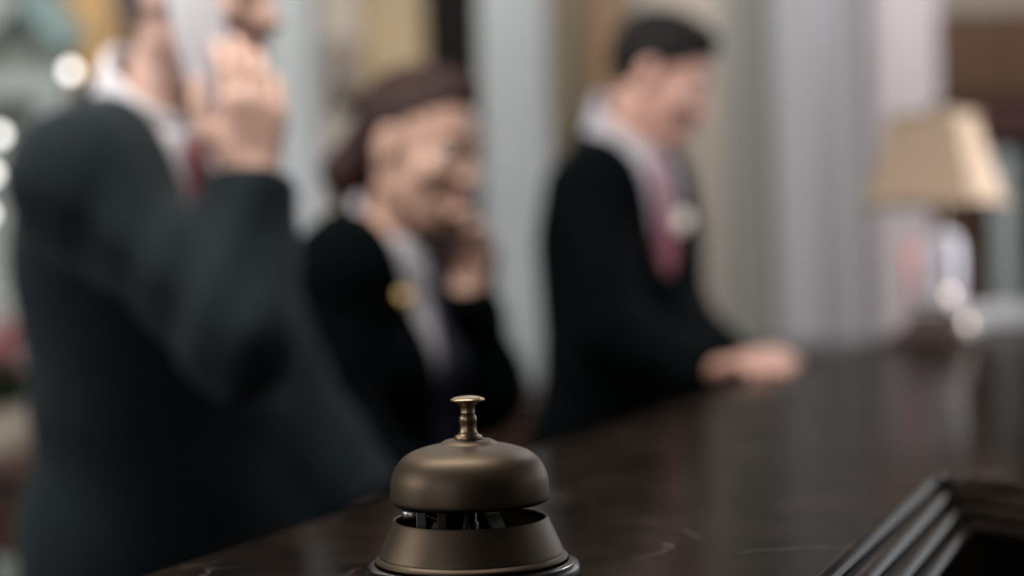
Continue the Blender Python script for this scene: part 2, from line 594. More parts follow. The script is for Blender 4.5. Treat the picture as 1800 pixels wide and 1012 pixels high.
def build_person(c):
    neck, head = A(c['neck']), A(c['head'])
    fz = R_(c['face'])
    f2 = np.array([math.cos(fz), math.sin(fz), 0.0])
    pel = A(c['pelvis'])
    up = unit(neck - pel)
    T = frame(f2 - up * (f2 @ up), up)          # torso frame rows f,l,u
    f, l, u = T
    tl = np.linalg.norm(neck - pel)
    fem = c.get('female', False)
    ws = c.get('width', 1.0)
    H = frame(c['look'], c.get('headup', (0, 0, 1)))
    hs = c.get('headscale', 1.0)
    sh = {s: A(c['sh_' + s]) for s in 'lr'}
    el = {s: A(c['el_' + s]) for s in 'lr'}
    wr = {s: A(c['wr_' + s]) for s in 'lr'}
    base = Vector((pel[0], pel[1], 0.0))
    root = empty(c['name'], base, c['label'], 'person', c.get('group'))

    def tf(p):
        return (p - pel) @ T.T          # torso coords: fwd, left, up from the pelvis

    def torso(p):
        q = tf(p)
        d = s_ell(q, (0.0, 0, tl * .66), (.105 * ws, .150 * ws, tl * .36))
        d = smin(d, s_ell(q, (.008, 0, tl * .28), (.102 * ws, .140 * ws, tl * .34)), .06)
        d = smin(d, s_ell(q, (-.005, 0, -.02), (.108 * ws, .152 * ws, .13)), .05)
        if fem:
            for s in (1, -1):
                d = smin(d, s_ell(q, (.075, s * .062, tl * .60), (.050, .058, .058)), .04)
        for s in 'lr':
            d = smin(d, s_cone(p, neck - u * .055, sh[s], .055, .058), .05)
        return d

    # legs: stand on the floor
    hipw = .088 * ws
    legs = {}
    for s, sg in (('l', 1), ('r', -1)):
        hip = pel + l * sg * hipw - u * .04
        ank = np.array([pel[0] + f2[0] * (.02 * sg - .02) + l[0] * sg * .09, pel[1] + f2[1] * (.02 * sg - .02) + l[1] * sg * .09, .095])
        kn = (hip + ank) / 2 + f2 * .025
        legs[s] = (hip, kn, ank)

    def arms(p, g0=0.0, g1=0.0, g2=0.0, cuff=0.0):
        d = None
        for s in 'lr':
            e = wr[s] + (el[s] - wr[s]) * cuff
            a = s_cone(p, sh[s], el[s], .049 + g0, .040 + g1)
            a = smin(a, s_cone(p, el[s], e, .040 + g1, .027 + g2), .025)
            d = a if d is None else np.minimum(d, a)
        return d

    def headd(p):
        return head_sdf(((p - head) @ H.T) / hs) * hs

    jaw = head - H[2] * .045 * hs - H[0] * .012

    def body(p):
        d = smin(torso(p), arms(p), .03)
        d = smin(d, s_cone(p, neck - u * .05, jaw, (.052 if fem else .060) * hs, (.045 if fem else .054) * hs), .025)
        d = smin(d, headd(p), .016)
        for s in 'lr':
            hip, kn, ank = legs[s]
            g = smin(s_cone(p, hip, kn, .082 * ws, .052), s_cone(p, kn, ank, .052, .036), .03)
            d = smin(d, g, .03)
            d = smin(d, s_cone(p, ank - [0, 0, .045], ank + f2 * .14 - [0, 0, .06], .040, .028), .02)
            hc = c['hand_' + s]
            d = smin(d, hand_sdf(p, wr[s], hc[0], hc[1], 1 if s == 'r' else -1, hc[2], hc[3], c.get('handscale', 1.0)), .014)
        return d
    allp = np.array([pel, neck, head + [0, 0, .14], *sh.values(), *el.values(), *wr.values()])
    lo = allp.min(0) - .24
    hi = allp.max(0) + .24
    lo[2] = -.002
    skin = c['skin']
    o, V, F = sdf_mesh('body', body, lo, hi, .0052, [skin, M['lip'], M['eye_white'], M['iris'], c['hairmat']], root)
    fc = (V[F].mean(1) - head) @ H.T / hs
    idx = np.zeros(len(F), int)
    lips = (np.minimum(s_ell(fc, (.090, 0, -.053), (.014, .025, .0065)), s_ell(fc, (.088, 0, -.066), (.014, .021, .0075))) < .0005) & (fc[:, 0] > .08)
    idx[lips] = 1
    for s in (1, -1):
        e = s_ell(fc, (.074, s * .032, .013), (.0125, .0125, .0125))
        ev = (e < .0012) & (np.abs(fc[:, 2] - .011) < .0052)
        idx[ev] = 2
        idx[ev & (np.hypot(fc[:, 1] - s * .032, fc[:, 2] - .012) < .006)] = 3
        br = (s_ell(fc, (.086, s * .031, .036), (.016, .024, .0045)) < 0)
        idx[br] = 4
    o.data.polygons.foreach_set('material_index', idx.tolist())

    # shirt with stand-up collar
    def collar_shell(p, r, h0, hh, t, tilt):
        ax = unit(jaw - (neck - u * .05))
        q = p - neck
        h = q @ ax
        q2 = q - h[:, None] * ax
        fwd = q2 @ f
        rr = np.sqrt(fwd ** 2 * .88 + (q2 @ l) ** 2)
        return np.maximum(np.abs(rr - r - .10 * np.maximum(-(h - h0), 0)) - t, np.abs(h + tilt * fwd - h0) - hh), fwd, q2 @ l, h

    def shirt(p):
        q = tf(p)
        d = smin(torso(p) - .010, arms(p, .006, .008, .010, .12), .03)
        d = np.maximum(d, -(q[:, 2] + .05))
        d = np.maximum(d, q[:, 2] - tl - .005 + .18 * q[:, 0])
        cs, fw, lt, h = collar_shell(p, c.get('collar', .064), -.006 if fem else .022, .026 if fem else .034, .006, .45)
        if fem:      # open collar
            cs = np.maximum(cs, .010 - np.abs(lt) + np.where(fw > 0, np.maximum(h + .01, 0) * .9, -1))
        d = np.minimum(d, cs)
        return d
    sdf_mesh('shirt', shirt, lo, hi, .006, c.get('shirt', M['shirt']), root)

    vtop, vbot = c.get('vneck', (.075, .40))
    vb = tl - vbot      # height of the lapel cross-over above the pelvis

    def jacket(p):
        q = tf(p)
        hgt = q[:, 2]
        w = np.clip((hgt - vb) / (tl - .02 - vb), 0, 1.3) * vtop
        al = np.abs(q[:, 1])
        front = q[:, 0] > 0
        band = np.clip(1 - np.abs(al - w - .028) / .026, 0, 1) * front * (hgt > vb - .01)
        fold = .0035 * np.sin(hgt * 46 + q[:, 1] * 30) * np.clip((tl * .5 - hgt) * 4, 0, 1)
        tors = torso(p) - (.024 + .007 * np.minimum(band * 2, 1) + fold)
        hem = -.13
        skirt = s_ell(q, (0, 0, -.10), (.135 * ws, .178 * ws, .24))
        d = smin(tors, skirt, .05)
        for s in 'lr':       # padded shoulder line
            d = smin(d, s_cone(p, neck - u * .050, sh[s] + u * .012, .068, .052), .04)
        # V opening and neck hole
        v = np.where(front, (al - w) * .93, 1.0)
        v = np.maximum(v, -(hgt - vb))
        d = np.maximum(d, -v)
        # sleeves with soft creases
        cr = .0030 * np.sin((p @ (u * 55 + f * 35)) + 1.3) + .002 * np.sin(p @ (l * 70 - u * 40 + f * 60))
        sl = arms(p, c.get('pad', .010), .018, c.get('sleeve', .022), c.get('cuff', -.10)) - cr
        for s in 'lr':       # sleeve ends square at the wrist
            ax_ = unit(wr[s] - el[s])
            we = wr[s] - (wr[s] - el[s]) * c.get('cuff', -.10)
            near_ = np.linalg.norm(p - we, axis=1) - .10
            sl = np.maximum(sl, np.minimum((p - we) @ ax_ - .004, -near_))
        d = smin(d, sl, .045 if not c.get('tight') else .02)
        hole = s_cone(p, neck - u * .05, jaw, .066, .098)
        d = np.maximum(d, -hole)
        d = np.maximum(d, -(hgt - hem))
        # collar round the back of the neck
        cs, fw, lt, h = collar_shell(p, c.get('collar', .064) + .016, -.026, .018, .007, .55)
        cs = np.maximum(cs, fw - .045)
        d = np.minimum(d, cs)
        return d
    jo, _, _ = sdf_mesh('suit_jacket', jacket, lo, hi, .006, c['suit'], root)

    if c.get('tie'):
        def tie(p):
            q = tf(p)
            hgt = q[:, 2]
            t = np.clip((tl - .045 - hgt) / (tl - .06), 0, 1)
            w = .013 + .026 * t ** .8
            d = np.maximum(np.abs(torso(p) - .016) - .0055, np.abs(q[:, 1]) - w)
            d = np.maximum(d, .02 - q[:, 0])
            d = np.maximum(d, hgt - (tl - .03))
            d = np.maximum(d, (.06) - hgt)
            kc = neck + f * .082 - u * .034
            k = np.minimum(s_ell((p - kc) @ T.T, (0, 0, 0), (.016, .017, .022)), s_cone(p, kc, kc + f * .012 - u * .05, .013, .016))
            return smin(d, k, .012)
        sdf_mesh('necktie', tie, lo, hi, .0042, c['tie'], root)

    def trousers(p):
        q = tf(p)
        d = s_ell(q, (-.005, 0, -.02), (.118 * ws, .162 * ws, .14))
        for s in 'lr':
            hip, kn, ank = legs[s]
            g = smin(s_cone(p, hip, kn, .096 * ws, .070), s_cone(p, kn, ank, .070, .062), .03)
            d = smin(d, g, .03)
        d = np.maximum(d, .05 - p[:, 2])
        return np.maximum(d, q[:, 2] - .09)
    sdf_mesh('trousers', trousers, lo, [hi[0], hi[1], pel[2] + .2], .009, c['suit'], root)
    for s in 'lr':
        ank = legs[s][2]

        def shoe(p):
            d = s_cone(p, ank - [0, 0, .05] - f2 * .035, ank + f2 * .15 - [0, 0, .062], .046, .034)
            d = smin(d, s_cone(p, ank - [0, 0, .04], ank + [0, 0, .0], .046, .046), .03)
            return np.maximum(d, -p[:, 2] + .001)
        sdf_mesh('shoe', shoe, ank - .26, ank + .26, .008, M['black_plastic'], root)

    # hair
    hk = c['hair']

    def hair(p):
        q = (p - head) @ H.T / hs
        x, y, z = q[:, 0], q[:, 1], q[:, 2]
        d = s_ell(q, (-.016, 0, .039), (.100, .0795, .091))
        if hk == 'short':
            z0 = np.interp(x, [-.10, -.045, -.022, .012, .016, .050, .085], [-.052, -.052, .000, -.012, .022, .052, .074])
            d = smin(d, s_ell(q, (.020, 0, .105), (.052, .050, .022)), .02)
        else:
            z0 = np.interp(x, [-.10, -.045, -.022, .004, .050, .085], [-.030, -.030, .012, .040, .072, .094])
            d = smin(d, s_ell(q, (.010, .02, .108), (.060, .050, .026)), .02)
        d = np.maximum(d, (z0 - z) * .8)
        d = d - .0022 * np.sin(y * 420 + x * 60 + 2 * np.sin(x * 70)) - .0015 * np.sin(y * 900 + x * 130)
        if hk != 'short':
            tail = s_cone(q, (-.100, 0, -.005), (-.122, 0, -.055), .036, .040)
            tail = smin(tail, s_cone(q, (-.122, 0, -.055), (-.112, 0, -.105), .038, .020), .02)
            tail -= .002 * np.sin(y * 500 + z * 60)
            d = smin(d, tail, .012)
        return d * hs
    sdf_mesh('hair', hair, head - .24, head + .24, .004, c['hairmat'], root)

    def trace(px, py):
        v = unit(ray(px, py))
        t = 1.0
        pos = A(CAMP)
        for _ in range(200):
            pp = A(CAMP) + v * t
            dd = min(jacket(pp[None])[0], shirt(pp[None])[0])
            if dd < 4e-4:
                break
            t += dd * .7
        return A(CAMP) + v * t
    if c.get('badge'):
        px, py, ww, hh, bmat = c['badge']
        pos = trace(px, py)
        e = .004
        nrm = unit([jacket((pos + np.eye(3)[k] * e)[None])[0] - jacket((pos - np.eye(3)[k] * e)[None])[0] for k in range(3)])
        fr = frame(nrm)
        bm = bmesh.new()
        lathe_bm(bm, [(0, .006), (.6, .0058), (.85, .005), (.97, .0035), (1, .0015), (1, -.004), (0, -.004)], 40)
        for vtx in bm.verts:
            a, b, k = vtx.co.x * ww / 2, vtx.co.y * hh / 2, vtx.co.z
            wv = pos + fr[1] * a + fr[2] * b + fr[0] * k - A(base)
            vtx.co = Vector(wv)
        o = from_bm('name_badge', bm, bmat, root, True)
        o['label'] = c['badge_label']
    return root


def box_in_frame(name, cen, xa, za, size, rad, m, root, bm_extra=None):
    """rounded slab: size along (x,y,z) of a frame with x=xa and z=za"""
    z = unit(za)
    x = unit(A(xa) - z * (A(xa) @ z))
    y = np.cross(z, x)
    bm = bmesh.new()
    bm_box(bm, [-s / 2 for s in size], [s / 2 for s in size], rad)
    cen = A(cen)
    for v in bm.verts:
        v.co = Vector(cen + x * v.co.x + y * v.co.y + z * v.co.z - A(root.location))
    return from_bm(name, bm, m, root, True)


# ================================================================ THE ROOM
tag(box('floor', (-4.2, -2.6, -.06), (4.2, 6.9, 0), M['floor'], bev=0), kind='structure')
tag(box('ceiling', (-4.2, -2.6, 3.2), (4.2, 6.9, 3.3), M['ceiling'], bev=0), kind='structure')
tag(box('wall_back', (-4.2, 6.6, 0), (4.2, 6.75, 3.2), M['wall'], bev=0), kind='structure')
tag(box('wall_left', (-4.2, -2.6, 0), (-4.05, 6.6, 3.2), M['wall_grey'], bev=0), kind='structure')
tag(box('wall_right', (4.05, -2.6, 0), (4.2, 6.6, 3.2), M['wall'], bev=0), kind='structure')
tag(box('wall_front', (-4.05, -2.6, 0), (4.05, -2.45, 3.2), M['wall'], bev=0), kind='structure')


def window_on(name, lo, hi, axis):
    """framed window with four lights; axis = the wall's normal axis"""
    lo, hi = Vector(lo), Vector(hi)
    fr = bmesh.new()
    a = 1 - axis
    t = .06
    bm_box(fr, lo, [hi[i] if i != a else lo[a] + t for i in range(3)], .006)
    bm_box(fr, [lo[i] if i != a else hi[a] - t for i in range(3)], hi, .006)
    bm_box(fr, lo, [hi[0], hi[1], lo[2] + t], .006)
    bm_box(fr, [lo[0], lo[1], hi[2] - t], hi, .006)
    mid = (lo + hi) / 2
    l1, h1 = lo.copy(), hi.copy()
    l1[a], h1[a] = mid[a] - .02, mid[a] + .02
    bm_box(fr, l1, h1, .004)
    l1, h1 = lo.copy(), hi.copy()
    l1[2], h1[2] = mid[2] - .02, mid[2] + .02
    bm_box(fr, l1, h1, .004)
    w = from_bm(name, fr, M['curtain'])
    tag(w, kind='structure')
    l2, h2 = lo.copy(), hi.copy()
    l2[axis], h2[axis] = mid[axis] - .006, mid[axis] + .006
    box('window_pane', l2, h2, M['window'], w, bev=0)


window_on('window_1', (4.0, 0.5, 1.2), (4.06, 6.35, 2.8), 0)
window_on('window_4', (-4.06, -.2, 1.1), (-4.0, 2.6, 2.9), 0)
window_on('window_2', (-3.2, -2.46, 1.1), (-1.2, -2.40, 2.9), 1)


def span(x0, x1, y, d, zlo, zhi, name, m, thick=.08, parent=None, bev=.006):
    """upright panel facing the camera whose front lies at depth d and covers pixels x0..x1"""
    a, b = P(x0, y, d), P(x1, y, d)
    return box(name, (a.x, d, zlo), (b.x, d + thick, zhi), m, parent, bev)


window_on('window_3', (2.3, 6.54, .85), (3.98, 6.61, 2.8), 1)

# panelling and openings of the back wall, left to right
tag(span(540, 752, 200, 6.42, 0, 3.2, 'trim_1', M['wall_tan'], .17), kind='structure')
tag(span(540, 634, 200, 6.36, 0, 3.2, 'trim_2', M['wall_beige'], .05), kind='structure')
dr = span(752, 850, 200, 6.40, 0, 2.9, 'door_1', M['blackwood'], .19)
tag(dr, kind='structure')
a, b = P(752, 200, 6.4), P(850, 200, 6.4)
for zz0, zz1 in ((.25, 1.0), (1.15, 2.7)):
    box('door_panel', (a.x + .035, 6.375, zz0), (b.x - .035, 6.402, zz1), M['blackwood'], dr, .012)
tag(span(968, 1120, 200, 6.42, 0, 3.2, 'trim_3', mat('olive_paint', (0.155, 0.125, 0.085), 0.8, var=.05, vscale=3), .17), kind='structure')
tag(span(1040, 1088, 200, 6.34, 1.75, 3.2, 'trim_4', M['brownwood'], .09), kind='structure')
tag(span(-700, 206, 200, 6.42, 0, 3.2, 'trim_5', M['wall_grey'], .17), kind='structure')


def pillar(x0, x1, d, depth, name, label, plinth_y=None, m=None):
    a, b = P(x0, 300, d), P(x1, 300, d)
    r = empty(name, ((a.x + b.x) / 2, d + depth / 2, 0), label, 'pillar')
    w = (b.x - a.x) / 2
    zt = 0.0
    if plinth_y:
        zt = P((x0 + x1) / 2, plinth_y, d).z
        bm = bmesh.new()
        bm_box(bm, (-w - .03, -depth / 2 - .03, 0), (w + .03, depth / 2 + .03, zt - .05), .01)
        bm_box(bm, (-w - .05, -depth / 2 - .05, zt - .05), (w + .05, depth / 2 + .05, zt), .015)
        from_bm('plinth', bm, M['mahogany'], r)
    bm = bmesh.new()
    bm_box(bm, (-w, -depth / 2, zt), (w, depth / 2, 3.2), min(w, depth / 2) * .35)
    from_bm('shaft', bm, m or M['pillar'], r, True)
    return r


pillar(846, 968, 5.0, .24, 'pillar', 'pale grey pillar on brown wooden plinth between the woman and bowed man', 690)
pillar(462, 556, 5.2, .22, 'pillar', 'pale lilac grey pillar right behind the hand of the man on the phone', 900)

# gold curtain strip and dark post behind the left man
def curtain(x0, x1, d, zlo, zhi, name, label, m, folds, amp, cat='curtain', seed=1):
    a, b = P(x0, 300, d), P(x1, 300, d)
    r = empty(name, ((a.x + b.x) / 2, d, 0), label, cat)
    rnd = random.Random(seed)
    n = folds * 14
    ph = [rnd.uniform(0, 6.28) for _ in range(3)]
    xs = np.linspace(a.x, b.x, n + 1)
    t = np.linspace(0, 1, n + 1)
    off = amp * (np.sin(2 * np.pi * folds * t + .6 * np.sin(2 * np.pi * 2 * t + ph[0])) + .35 * np.sin(2 * np.pi * folds * 1.7 * t + ph[1]))
    bm = bmesh.new()
    rows = []
    for k in range(9):
        z = zlo + (zhi - zlo) * k / 8
        s = 1.0 - .35 * k / 8
        rows.append([bm.verts.new((x - r.location.x, o_ * s, z)) for x, o_ in zip(xs, off)])
    for q0, q1 in zip(rows, rows[1:]):
        for i in range(n):
            bm.faces.new((q0[i], q0[i + 1], q1[i + 1], q1[i]))
    o = from_bm('drape', bm, m, r, True)
    md = o.modifiers.new('thickness', 'SOLIDIFY')
    md.thickness = .006
    bm = bmesh.new()
    tube_bm(bm, [(a.x - r.location.x, 0, zhi + .01), (b.x - r.location.x, 0, zhi + .01)], .015)
    from_bm('curtain_rod', bm, M['brass'], r, True)
    return r


curtain(118, 203, 6.0, .02, 3.1, 'gold_curtain', 'narrow gold curtain hanging behind the collar of the man on the phone', M['gold_cloth'], 3, .02, seed=4)
span(200, 226, 60, 5.7, 0, 3.2, 'wooden_post', M['brownwood'], .06)
tag(bpy.data.objects['wooden_post'], 'narrow brown wooden post beside the gold curtain', 'post')
curtain(1276, 1362, 5.03, .02, 3.1, 'dim_curtain_part', 'left part of the curtain, coloured a shaded grey green, beside the bowed man', M['curtain_dim_sage'], 1, .02, seed=3)
curtain(1362, 1536, 4.98, .02, 3.1, 'midtone_curtain_part', 'middle part of the curtain, coloured a half shaded pale lilac grey', M['curtain'], 2, .022, seed=7)  # one curtain in three tones; brightening to the right is put into the cloth
curtain(1536, 1650, 4.93, .02, 3.1, 'white_curtain', 'right part of the curtain, coloured a lit pinkish white, behind the table lamp shade', M['curtain_lit_white'], 2, .018, seed=5)

# teal gable stand at far left
gb = empty('gable_stand', (P(30, 100, 5.6).x, 5.6, 0), 'teal gable shaped stand far behind the left shoulder of the man on the phone', 'stand')
gx = gb.location.x


def loc_(v):
    return Vector((v.x - gx, v.y - 5.6, v.z))


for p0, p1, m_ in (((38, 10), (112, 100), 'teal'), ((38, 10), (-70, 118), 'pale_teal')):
    bm = bmesh.new()
    q0, q1 = loc_(P(*p0, 5.6)), loc_(P(*p1, 5.6))
    dv = (q1 - q0).normalized()
    nv = Vector((-dv.z, 0, dv.x)) * (.055 if dv.x > 0 else -.055)
    vs = []
    for yy in (-.05, .05):
        vs.append([bm.verts.new(Vector((q.x, yy, q.z)) + k) for q, k in ((q0, nv * 0), (q1, nv * 0), (q1, nv * 2), (q0, nv * 2))])
    bm.faces.new(vs[0]); bm.faces.new(vs[1][::-1])
    for i in range(4):
        bm.faces.new((vs[0][i], vs[0][(i + 1) % 4], vs[1][(i + 1) % 4], vs[1][i]))
    from_bm('gable_board', bm, M[m_], gb)
q0, q1 = loc_(P(-80, 150, 5.6)), loc_(P(119, 150, 5.6))
box('cross_board', (q0.x, -.05, q0.z - .055), (q1.x, .05, q0.z + .03), M['pale_teal'], gb)
box('back_board', (q0.x, .05, 0), (q1.x, .09, q0.z + .30), M['wall_grey'], gb)
for k in (-1, 1):
    box('upright', ((q0.x + .02 if k < 0 else q1.x - .10), -.04, 0), ((q0.x + .10 if k < 0 else q1.x - .02), .05, q0.z - .055), M['pale_teal'], gb)

# wall sconce on the beige panel
sp = P(608, 190, 6.36)
sc_ = empty('wall_sconce', (sp.x, 6.36, sp.z), 'taupe wall sconce on the beige panel left of the dark door', 'wall lamp')
box('back_plate', (-.05, -.02, -.02), (.05, 0, .16), M['bronze'], sc_)
bm = bmesh.new()
tube_bm(bm, [(0, -.01, .04), (0, -.05, .02), (0, -.09, .05)], .009)
from_bm('arm', bm, M['bronze'], sc_, True)
lathe('lamp_shade', [(.045, .05), (.065, .25), (.062, .25), (.042, .05)], mat('taupe_shade', (0.22, 0.18, 0.16), .8), sc_, 32, (0, -.09, 0))
lathe('bulb', [(0, .05), (.014, .055), (.02, .10), (.022, .13), (.015, .16), (0, .165)], M['bulb'], sc_, 16, (0, -.09, .02))

# wooden display cabinet in the far right corner
ca, cb = P(1664, 100, 5.7), P(1950, 100, 5.7)
cab = empty('display_cabinet', ((ca.x + cb.x) / 2, 5.9, 0), 'tall brown wooden display cabinet in far right corner behind the lamp', 'cabinet')
cw = (cb.x - ca.x) / 2
zt, zm, zb = P(1750, 18, 5.7).z, P(1750, 172, 5.7).z, P(1750, 245, 5.7).z
box('header', (-cw, -.2, zm), (cw, .3, zt), M['walnut'], cab, .01)
box('valance', (-cw + .01, -.18, zb), (cw - .01, -.12, zm), M['cab_red'], cab, .006)
box('back_panel', (-cw, .26, .9), (cw, .30, zm), M['cab_green'], cab)
box('side_panel', (-cw, -.17, 0), (-cw + .05, .26, zm), M['walnut'], cab)
box('side_panel', (cw - .05, -.17, 0), (cw, .26, zm), M['walnut'], cab)
pxx = P(1725, 400, 5.7).x - cab.location.x
box('post', (pxx - .02, -.17, .9), (pxx + .025, -.12, zb), M['walnut'], cab)
pxx = P(1775, 400, 5.7).x - cab.location.x
box('glass_door_frame', (pxx - .045, -.155, .95), (pxx + .045, -.13, zb - .04), M['pale_teal'], cab)
box('shelf', (-cw + .05, -.1, 1.35), (cw - .05, .26, 1.375), M['walnut'], cab)
box('base_unit', (-cw, -.2, 0), (cw, .26, .9), M['walnut'], cab, .008)

# low dark console below the white curtain
ka, kb = P(985, 606, 4.35), P(1600, 606, 4.35)
con = empty('console_cabinet', ((ka.x + kb.x) / 2, 4.55, 0), 'low dark mahogany console standing below the white curtain', 'cabinet')
kw = (kb.x - ka.x) / 2
kz = P(1420, 612, 4.35).z
box('body', (-kw + .03, -.17, 0), (kw - .03, .17, kz - .04), M['mahogany'], con, .008)
box('top', (-kw, -.20, kz - .04), (kw, .20, kz), M['darkwood'], con, .012)
for i in range(4):
    x0 = -kw + .05 + i * (2 * kw - .1) / 4
    dd = box('door', (x0 + .01, -.185, .10), (x0 + (2 * kw - .1) / 4 - .01, -.168, kz - .08), M['mahogany'], con, .006)
    hx = x0 + .05 if i % 2 else x0 + (2 * kw - .1) / 4 - .05
    lathe('knob', [(0, .014), (.009, .011), (.011, .006), (.006, .001), (.005, -.004)], M['brass'], dd, 16).matrix_local = Matrix.Translation((hx, -.186, kz - .35)) @ Matrix.Rotation(R_(90), 4, 'X')

# ================================================================ RECEPTION COUNTER
L0, L1 = onz(240, 1012, CZ), onz(1265, 684, CZ)
ld = (L1 - L0).normalized()
R0, R1 = onz(1452, 1012, CZ), onz(1652, 830, CZ)
rd = (R1 - R0).normalized()
near = -.55
pl = lambda p, d_, y: Vector((p.x + d_.x * (y - p.y) / d_.y, y, CZ))
corner = R1
turn = Vector((onz(1800, 880, CZ) - corner)); turn.z = 0
turn = Vector((.5, -.87, 0)).normalized()
far_y = 4.02
poly = [pl(L0, ld, near), pl(R0, rd, near), corner, corner + turn * .30, corner + turn * .30 + Vector((1.3, -.1, 0)),
        Vector((2.45, far_y - .4, CZ)), pl(L0, ld, far_y)]
ctr = empty('reception_counter', (poly[0].x * .5 + corner.x * .5, 1.6, 0), 'long reception counter with glossy dark brown marble top in the foreground', 'counter')
PO = [Vector((p.x - ctr.location.x, p.y - ctr.location.y, 0)) for p in poly]


def round_poly(pts, rad, seg=6):
    out = []
    n = len(pts)
    for i in range(n):
        p, a, b = pts[i], pts[i - 1], pts[(i + 1) % n]
        u, v = (a - p).normalized(), (b - p).normalized()
        ang = u.angle(v)
        t = min(rad / math.tan(ang / 2), (a - p).length * .4, (b - p).length * .4)
        p0, p1 = p + u * t, p + v * t
        for k in range(seg + 1):
            s = k / seg
            out.append(p0 * (1 - s) ** 2 + p * 2 * s * (1 - s) + p1 * s * s)
    return out


def offset(pts, o):
    n = len(pts)
    out = []
    for i in range(n):
        a, p, b = pts[i - 1], pts[i], pts[(i + 1) % n]
        e0, e1 = (p - a).normalized(), (b - p).normalized()
        n0, n1 = Vector((e0.y, -e0.x, 0)), Vector((e1.y, -e1.x, 0))
        m_ = (n0 + n1)
        m_ = m_ / max(1e-6, m_.dot(n0)) if m_.length > 1e-6 else n0
        out.append(p + m_ * o)
    return out


OUT = round_poly(PO, .018)


def slab(name, outline, prof, m, parent, cap=(True, True)):
    bm = bmesh.new()
    rings = [[bm.verts.new((q.x, q.y, z)) for q in offset(outline, o)] for o, z in prof]
    n = len(outline)
    for a, b in zip(rings, rings[1:]):
        for i in range(n):
            f = bm.faces.new((a[i], a[(i + 1) % n], b[(i + 1) % n], b[i]))
            f.smooth = True
    if cap[0]: bm.faces.new(rings[0])
    if cap[1]: bm.faces.new(rings[-1])
    return from_bm(name, bm, m, parent)


def bead(o0, zc, r, n=8):
    return [(o0 + r * math.sin(math.pi * k / n), CZ + zc + r * math.cos(math.pi * k / n)) for k in range(n + 1)]


slab('countertop', OUT, [(-.006, CZ)] + bead(-.004, -.0075, .0074)[1:] + [(-.006, CZ - .0152)], M['marble'], ctr)
em = marble('polished_marble_edge', 0.35)
for o0, zc, r in ((.0085, -.0155, .0068), (.0195, -.0240, .0066), (.0290, -.0325, .0064)):
    slab('edge_bead', OUT, [(-.012, CZ + zc + r)] + bead(o0, zc, r) + [(-.012, CZ + zc - r)], em, ctr, (False, False))
OUT2 = round_poly(PO, .07)
slab('counter_body', OUT2, [(-.012, .08), (-.012, CZ - .0375)], M['darkwood'], ctr, (False, False))
slab('plinth', OUT2, [(-.05, 0), (-.05, .08)], M['darkwood'], ctr, (False, False))

# ================================================================ SERVICE BELL
bl = onz(830, 1017, CZ)
bell = empty('service_bell', bl, 'brass service bell with push button on a black base, in focus on the counter', 'bell')
lathe('base_pad', smooth_prof([(0, 0), (.050, 0), (.056, .0005), (.0580, .003), (.0580, .0065), (.0560, .0092), (.0525, .0102), (.0520, .0098)], 4) + [(.046, .0098), (0, .0098)], M['rubber'], bell, 96)
lathe('base_ring', smooth_prof([(.0492, .0098), (.0512, .0105), (.0516, .0120), (.0503, .0133), (.0494, .0140), (.0492, .0150), (.0476, .0190), (.0442, .0268), (.0418, .0322), (.0411, .0330), (.0403, .0326), (.0404, .0318), (.0440, .0240), (.0465, .0160), (.0470, .0110)], 4), M['brass'], bell, 96)
lathe('base_floor', [(0, .0112), (.0468, .0112), (.0468, .0100), (0, .0100)], M['dark_metal'], bell, 48)
dome_o = [(.0424, .0428), (.0427, .0445), (.0425, .0500), (.0417, .0555), (.0397, .0604), (.0372, .0640), (.0340, .0668), (.0300, .0689), (.0250, .0706), (.0205, .0717), (.0165, .0725), (.0143, .0737), (.0125, .0746), (.0100, .0750)]
dome_i = [(r - .0016, z - .0014) for r, z in dome_o[::-1] if r > .011] + [(.0410, .0428)]
lathe('dome', smooth_prof(dome_o, 4) + [(.003, .0750), (.003, .0736)] + dome_i + [(.0424, .0428)], M['brass'], bell, 128)
lathe('plunger_sleeve', [(.003, .0748), (.0073, .0748), (.0074, .0752), (.0074, .0764), (.0072, .0768)] + smooth_prof([(.0066, .0770), (.0054, .0778), (.0046, .0794), (.0043, .0815), (.0044, .0832), (.0047, .0850), (.0046, .0866), (.0040, .0878), (.0036, .0882)], 4) + [(0, .0882)], M['brass_mid'], bell, 48)
lathe('plunger_rod', [(0, .0875), (.0033, .0875), (.0033, .0895), (0, .0895)], M['dark_metal'], bell, 32)
lathe('push_button', [(0, .0889), (.0037, .0889)] + smooth_prof([(.0038, .0890), (.0037, .0905), (.0039, .0922), (.0048, .0938), (.0066, .0948), (.0086, .0953), (.0093, .0959), (.0088, .0966), (.0066, .0975), (.0034, .0981), (0, .0983)], 4), M['brass_bright'], bell, 64)
lathe('post', [(0, .0110), (.0042, .0110), (.0042, .030), (.0032, .031), (.0032, .0738), (0, .0738)], M['dark_metal'], bell, 24)
# striker mechanism in the gap
mech = bmesh.new()
for ang, w in ((200, .010), (320, .010)):      # broad dark strut plates
    ca_, sa_ = math.cos(R_(ang)), math.sin(R_(ang))
    vs = []
    for t, z in ((.006, .058), (.012, .050), (.016, .036), (.030, .013)):
        for s in (-1, 1):
            vs.append(mech.verts.new((ca_ * t - sa_ * w * .5 * s, sa_ * t + ca_ * w * .5 * s, z)))
    for i in range(0, 6, 2):
        mech.faces.new((vs[i], vs[i + 1], vs[i + 3], vs[i + 2]))
o = from_bm('strut', mech, M['dark_metal'], bell)
o.modifiers.new('thickness', 'SOLIDIFY').thickness = .0014
bm = bmesh.new()
bm_box(bm, (-.0275, -.0250, .0112), (-.0225, -.0236, .0400), .0004)
bm_box(bm, (-.0275, -.0380, .0112), (-.0180, -.0236, .0124), .0003)
from_bm('bracket', bm, M['steel'], bell)
bm = bmesh.new()
